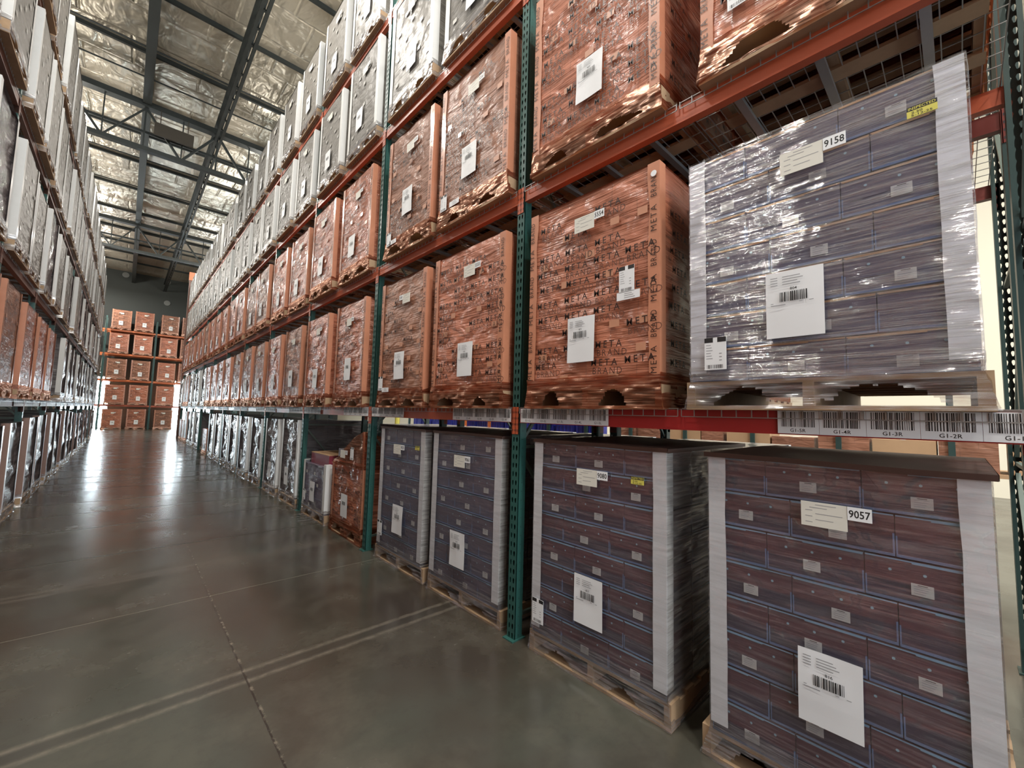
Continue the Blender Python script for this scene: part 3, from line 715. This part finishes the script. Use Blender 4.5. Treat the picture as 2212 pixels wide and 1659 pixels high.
# ---------------------------------------------------------------- loads: right rack
def pos(k, j):   # centre along the aisle of the j-th load (0 nearer) of bay k
    a = Y0+k*BAY
    return a+.615 if j == 0 else a+1.79
FX = 2.10
def hero_floor():
    # nearest: dark cartons under brown slip sheet, number 9057
    def common(label, x, y, z, W, rows, mat, num, sheet, mirror, rowh, heavy=False, gold=False, top='brown_sheet', sheet_at=(.0, .24), tag_at=(.055, 1.03), insp=None, carr=None, seed=1, endcols=3, tagflip=False, over=.012, skirt_mat='skirt'):
        t = thing('pallet_load', label, 'pallet load', (x, y, z)); H = rows*rowh
        obj('pallet', PALLET, t)
        carton_block(t, W, rows, mat, mirror, gold, True, endcols, seed=seed, rowh=rowh)
        for s in (-1, 1): obj('corner_board', board_mesh(W, H-.02, s, 'white_board', .078, .137, .003), t, (-.004, 0, .02))
        obj('stretch_film', shell_mesh(W, H, 1.18, seed, 'shell_heavy' if heavy else 'shell', .010 if heavy else .005), t)
        obj('film_skirt', skirt_mesh(W, skirt_mat, seed+9), t)
        if top: obj('top_sheet', top_mesh(W, 1.18, .137+H, over, top, seed), t)
        sx = -.022
        obj('shipping_sheet', sheet_mesh(sheet, seed*7), t, (sx, sheet_at[0], sheet_at[1]))
        obj('number_label', tag_mesh(num, seed*5, True, tagflip), t, (sx+.004, tag_at[0], tag_at[1]))
        if insp: obj('inspection_sticker', INSP, t, (sx+.002, insp[0], insp[1]))
        if carr: obj('carrier_label', CARRIER, t, (sx+.004, carr[0], carr[1]))
        return t
    common('load of dark cartons on the floor numbered 9057, nearest the camera', 2.17, .400, 0, .925, 8, 'carton', '9057', '816', False, .162, sheet_at=(-.005, .385), tag_at=(.075, 1.175), seed=3, over=.02)
    common('load of dark cartons on the floor numbered 9080, near end film hazed to look lit', 2.17, 1.578, 0, .975, 8, 'carton', '9080', '817', True, .162, sheet_at=(-.0, .345), tag_at=(.10, 1.18), insp=(-.29, 1.235), carr=(.465, .215), seed=4)
    common('load of dark cartons on the floor numbered 9061, beyond the nearest green post', 2.17, 2.905, 0, .96, 8, 'carton_grey', '9061', '815', False, .162, sheet_at=(.03, .32), tag_at=(.12, 1.15), seed=5, endcols=1)
    common('grey floor load of cartons right of the second green post, yellow sticker', 2.17, 4.01, 0, .93, 8, 'carton_grey', '9025', '812', True, .162, sheet_at=(-.02, .36), tag_at=(.13, 1.17), insp=(-.32, 1.24), carr=(.42, .27), seed=6, endcols=1)
    t = common('silvery load of violet cartons on the red beam numbered 9158', FX-.02, .425, LV[1], .965, 7, 'carton_grey', '9158', '804', True, .1605, heavy=True, gold=True, top=None, sheet_at=(.035, .31), tag_at=(-.08+.155, 1.03), insp=(-.335, 1.08), carr=(.41, .19), seed=7, endcols=3)
hero_floor()
# copper load 5554 beside it
def copper_hero(label, x, y, z, num, sheetn, seed, tagflip=False, sheet_at=(.03, .30), tag_at=(.09, 1.14), carr=None, strip_=None, ends=False, W=.995, var='copper', disc=False, dens=.62, H=BH, insp=None, torn=.5, hs=1):
    t = thing('pallet_load', label, 'pallet load', (x, y, z)); t.scale = (1, 1, hs)
    obj('pallet', PALLET, t)
    obj('carton_stack', body_mesh(W, H, var, .016, seed, 'tan_paper', dens=dens, ends=ends), t)
    for s in (-1, 1): obj('corner_board', board_mesh(W, H, s, 'orange_board', .068, wav=.009, text=('META', 'BRAND')), t)
    obj('film_skirt', skirt_mesh(W, 'copper_skirt', seed+1), t)
    obj('shipping_sheet', sheet_mesh(sheetn, seed*7), t, (-.004,)+sheet_at)
    obj('number_label', tag_mesh(num, seed*5, True, tagflip), t, (-.004,)+tag_at)
    if carr: obj('carrier_label', CARRIER, t, (-.004,)+carr)
    if strip_: obj('address_label', STRIPL, t, (-.004,)+strip_)
    if disc: obj('round_sticker', MB().disc((-.010, -W/2+.03, 1.33), .018, 0, 16).mesh('round_sticker', ['paper']), t)
    return t
copper_hero('copper film wrapped load numbered 5554 on first beam level, next to the silvery load', FX, 1.59, LV[1], '5554', '471', 21, carr=(-.25, .68), strip_=(-.235, .635), ends=True, disc=True, sheet_at=(.03, .295), tag_at=(.09, 1.145))
copper_hero('glossy copper wrapped load numbered 5555, first beam level, left of nearest green post', FX, 2.87, LV[1], '5555', '475', 22, sheet_at=(-.02, .27), tag_at=(.03, 1.13), dens=.8)
copper_hero('brown wrapped load on first beam level with a low side label', FX, 4.01, LV[1], '5543', '468', 23, True, sheet_at=(.0, .30), tag_at=(-.02, 1.10), carr=(.46, .19), strip_=(.36, .17), var='copper_dark', dens=.4, W=.96)
copper_hero('big copper wrapped load on second beam level, right above number 5554', FX, 1.59, LV[2], '5559', '460', 24, ends=True, sheet_at=(-.01, .34), dens=.75, tag_at=(.1, 1.2))
copper_hero('copper wrapped load on second beam level at top right, above the silvery load', FX, .36, LV[2], '5553', '463', 25, carr=(.36, .30), strip_=(.22, .33), W=.99, dens=.35, tag_at=(.1, 1.2), sheet_at=(-.2, .5))
copper_hero('copper wrapped load on second beam level numbered 5561, third from the camera', FX, 2.87, LV[2], '5561', '462', 26, var='copper_dark', carr=(.45, .16), strip_=(.30, .16), dens=.55, W=.98, sheet_at=(.02, .36), tag_at=(.06, 1.12))
copper_hero('copper wrapped load on second beam level, fourth from the camera', FX, 4.0, LV[2], '5556', '465', 27, carr=(.44, .14), strip_=(.36, .14), dens=.6, W=.96, sheet_at=(.0, .40), tag_at=(.05, 1.1), var='copper_dark')
# the two odd loads on the floor of the third bay
def odd_loads():
    y = 5.42; W = 1.0; t = thing('pallet_load', 'short copper wrapped floor load with loose cartons under a peak of film', 'pallet load', (2.17, y, 0))
    obj('pallet', PALLET, t); obj('carton_stack', body_mesh(W, .80, 'copper', .016, 61, 'tan_paper', dens=.35), t)
    for s, h in ((-1, 1.22), (1, .78)): obj('corner_board', board_mesh(W, h, s, 'orange_board', .075, wav=.006, text=('META', 'BRAND')), t)
    obj('film_skirt', skirt_mesh(W, 'copper_skirt', 63), t)
    obj('shipping_sheet', sheet_mesh('480', 64, False), t, (-.004, .02, .25))
    obj('number_label', tag_mesh('5575', 65, False), t, (-.03, .16, 1.0)); obj('carrier_label', CARRIER, t, (-.03, -.16, 1.0))
    for k, (cx, cy_, cz) in enumerate(((.05, .18, .937), (.32, .15, .937), (.10, -.15, .937), (.38, -.15, .937), (.12, -.45, .937), (.42, -.42, 1.097), (.42, -.05, 1.097), (.12, -.45, 1.097))):
        c = MB().box(0, .28, 0, .28, 0, .158, 0).box(-.001, .281, .12, .16, .1575, .159, 1).box(-.0012, 0, .02, .08, .03, .07, 2)
        obj('carton', c.mesh('carton', ['carton_grey', 'seam_gold', 'dull_paper']), t, (cx, cy_, cz))
    dr = MB()
    pk = [(-.01, .46, .945), (-.02, .25, 1.0), (-.015, .05, 1.13), (.0, -.2, 1.28), (.0, -.47, 1.36)]
    bt = [(-.012, .49, .90), (-.012, .25, .90), (-.012, 0, .90), (-.012, -.25, .90), (-.012, -.50, .90)]
    dr.grid(lambda u, v: tuple((1-v)*bt[min(4, int(round(u*4)))][i]+v*pk[min(4, int(round(u*4)))][i]-(.018*vn(u*17, v*3, 8) if i == 0 else 0) for i in range(3)), 4, 6)
    dr.grid(lambda u, v: (-.01+.8*u, -.505, .90+v*.46*(1-.5*u)), 6, 3)
    obj('film_peak', dr.mesh('film_peak', ['copper_skirt']), t)
    y = 6.60; t = thing('pallet_load', 'short greyish floor load topped by a burgundy carton, white corner board', 'pallet load', (2.15, y, 0))
    obj('pallet', PALLET, t); obj('carton_stack', body_mesh(.97, .66, 'violet_film', .012, 71, 'dull_paper'), t)
    for s in (-1, 1): obj('corner_board', board_mesh(.97, .70, s, 'white_board', .085), t)
    obj('film_skirt', skirt_mesh(.97, 'skirt', 72), t); obj('shipping_sheet', sheet_mesh('483', 73, False), t, (-.006, .02, .26)); obj('carrier_label', CARRIER, t, (-.01, .40, .24))
    c = MB().box(.06, .75, -.40, .36, .80, .955, 0).box(.058, .752, -.402, .362, .955, .965, 1)
    obj('burgundy_carton', c.mesh('burgundy_carton', ['burgundy', 'cardboard']), t, label='burgundy carton with tan lid')
    tail = MB()
    for k in range(5): tail.bar((-.02, .3-.15*k, .03), (-.16-.05*(k % 2), .38-.13*k, .006), .012, 0, 4, .003)
    obj('film_tail', tail.mesh('film_tail', ['skirt']), t)
odd_loads()
r = R_(11)
GR = {'right': 'wrapped loads in the right rack', 'left': 'wrapped loads in the left rack', 'end': 'wrapped loads in the end rack'}
AD = {'copper': 'copper film wrapped load', 'grey': 'grey film wrapped load', 'silver': 'silvery film wrapped load', 'violet': 'violet grey wrapped load'}
for l in range(5):
    n = {0: 6, 1: 4, 2: 4, 3: 0, 4: 0}[l]
    for k in range({0: 2, 1: 1, 2: 1, 3: 0, 4: 1}[l], 10):
        for j in (0, 1):
            if l in (1, 2) and k < 1: continue
            yc = pos(k, j)+r.uniform(-.03, .03); n += 1
            if l == 0: kind = 'silver'
            elif l == 1: kind = 'copper' if k < 6 else ('silver' if (k+j) % 3 else 'copper')
            elif l == 2: kind = 'copper'
            else: kind = 'grey'
            if l == 0 and (k, j) in ((9, 0), (9, 1), (8, 1)): kind = 'copper'
            x = (2.15 if l == 0 else FX)+r.uniform(-.02, .02); hs = r.uniform(.97, 1.01) if l else r.uniform(1.0, 1.03)
            if (l, k, j) == (0, 6, 0):
                t = load('copper', 'short orange red load on the floor of the right rack, open bay above it', x, yc, 0, 0, 0, GR['right'], True, False, hs=.62); continue
            if (l, k, j) == (0, 6, 1): continue
            if l == 0 and k == 9: hs = .72
            load(kind, '%s %s of right rack, %s from near end' % (AD[kind], LVN[l], ORD[(n-1)]), x, yc, LV[l], 0, r.randrange(3), GR['right'], hs=hs, ws=r.uniform(.96, 1.0), sheet=(l != 0 or k < 4), tag=l != 0, r=r)
# left rack
for l in range(5):
    n = 0
    for k in range(-2, 11):
        for j in (0, 1):
            yc = pos(k, j)+r.uniform(-.03, .03); n += 1
            if l == 0: kind = 'silver' if k > 1 else 'copper'
            elif l == 1: kind = 'copper' if k < 4 else 'silver'
            elif l == 2: kind = 'silver' if r.random() < .6 else 'grey'
            else: kind = 'grey'
            if l == 1 and (k, j) in ((4, 0),): continue
            if l == 0 and k in (8, 9): 
                if j: continue
            load(kind, '%s %s of left rack, %s from near end' % (AD[kind], LVN[l], ORD[n-1]), -DL+.05+r.uniform(-.03, .03), yc-.038, LV[l], math.pi, r.randrange(3), GR['left'], hs=r.uniform(.93, 1.03), ws=r.uniform(.92, 1.0), sheet=False, tag=False, r=r, brown=(l == 0 and kind == 'silver'))
# rack across the end: three loads seen on each of five levels, one more column beside each end
ends = [(-.54, 'left'), (.65, 'middle'), (2.05, 'right')]
for l in range(5):
    for xc, wd in ends:
        load('copper', '%s load %s of the end rack' % (wd+' copper wrapped', ('on the floor', 'on the first beam', 'on the second beam', 'on the third beam', 'on the top beam')[l]), xc+r.uniform(-.03, .03), 38.5, LV[l], math.pi/2, r.randrange(3), GR['end'], hs=r.uniform(.96, 1.0), r=r, tag=True)
    for xc, wd in ((-2.2, 'left'), (3.2, 'right')):
        if l > 1: load('copper', 'copper load %s of end rack, half behind the %s rack' % (('', '', 'on second beam', 'on third beam', 'on fourth beam')[l], wd), xc, 38.5, LV[l], math.pi/2, 1, GR['end'], r=r)
# back row behind the right rack
for l, k, j, kd in ((0, 0, 0, 'violet'), (0, 0, 1, 'violet'), (0, 1, 0, 'violet'), (0, 1, 1, 'violet'), (0, -1, 1, 'violet'), (1, -1, 1, 'copper'), (1, 0, 0, 'copper'), (2, -1, 1, 'copper'), (2, -1, 0, 'copper'), (2, 0, 0, 'copper'), (3, -1, 0, 'copper'), (3, -1, 1, 'copper')):
    load(kd, '%s %s of back row, %s bay, %s half' % (AD[kd], LVN[l], ORD[k+1], 'far' if j else 'near'), D+RD*2+.28, pos(k, j), LV[l], math.pi, 1, 'loads in the back to back rack', sheet=False, tag=False, r=r)
# ---------------------------------------------------------------- things glimpsed beyond, between the beam and the floor loads
XF = 8.4
t = thing('storage_rack', 'low dark green rack with shelves across the next aisle', 'rack', (XF, 0, 0))
for k in range(14):
    y = -1.2+k*1.25; m_ = 'green_dark' if k not in (9, 10) else 'bright_orange'
    obj('upright_post', MB().box(0, .07, y, y+.07, 0, 3.2).bar((.035, y+.035, .2), (1.0, y+.035, 1.6), .015).bar((.035, y+.035, 1.7), (1.0, y+.035, .9), .015).mesh('upright_post', [m_]), t)
obj('shelf', MB().box(0, 1.0, -1.2, 15.1, .95, 1.0).mesh('shelf', ['cardboard']), t)
obj('reflection_bar', MB().box(-.02, .02, 6.0, 8.2, 1.42, 1.50).box(-.02, .02, 9.3, 11.2, 1.42, 1.50).mesh('reflection_bar', ['reflection_white']), t, label='white bars painted as light reflections')  # bright bars added in place of reflected lights
rb = R_(3); y = -.9; i = 0
while y < 5.5:
    wd = rb.uniform(.38, .75); h = rb.uniform(.32, .62); col = rb.choice(['cardboard', 'cardboard', 'copper_dark'])
    o = obj('cardboard_box', MB().box(0, .6, 0, wd, 0, h, 0).box(-.002, .602, wd*.46, wd*.54, h-.001, h+.002, 1).mesh('cardboard_box', [col, 'cream_paper']), None, (XF+.05, y, 1.0),
            0, label='brown cardboard box on the low rack beyond, %s from the right' % ORD[i], category='box', group='boxes on the low rack beyond'); i += 1
    y += wd+rb.uniform(.02, .1)
y = 6.1; i = 0
while y < 14.6:
    cr = MB().box(0, .5, 0, .6, 0, .5, 0)
    for q in range(5): cr.box(-.012, 0, .05+q*.12, .07+q*.12, .05, .45, 0)
    cr.box(-.02, .52, -.01, .61, .46, .5, 0)
    obj('crate', cr.mesh('crate', ['blue_crate']), None, (XF+.1, y, 1.0), 0, label='dark blue plastic crate on the low rack beyond, %s from the right' % ORD[i], category='crate', group='blue crates beyond'); i += 1; y += .68
strip('bollard', 'yellow post glimpsed beyond the right rack under the barcode strip', 'post', MB().bar((6.6, 12.6, 0), (6.6, 12.6, 1.75), .08, 0, 10), ('yellow',))
strip('drum', 'teal plastic drum on the floor under the left rack near its far end', 'drum', MB().bar((-1.5, 25.6, 0), (-1.5, 25.6, .55), .28, 0, 14).bar((-1.5, 25.6, .55), (-1.5, 25.6, .8), .28, 0, 14, .12), ('teal',))
strip('drum', 'second teal plastic drum beside the first, farther along under the left rack', 'drum', MB().bar((-1.5, 28.2, 0), (-1.5, 28.2, .55), .28, 0, 14).bar((-1.5, 28.2, .55), (-1.5, 28.2, .8), .28, 0, 14, .12), ('teal',))
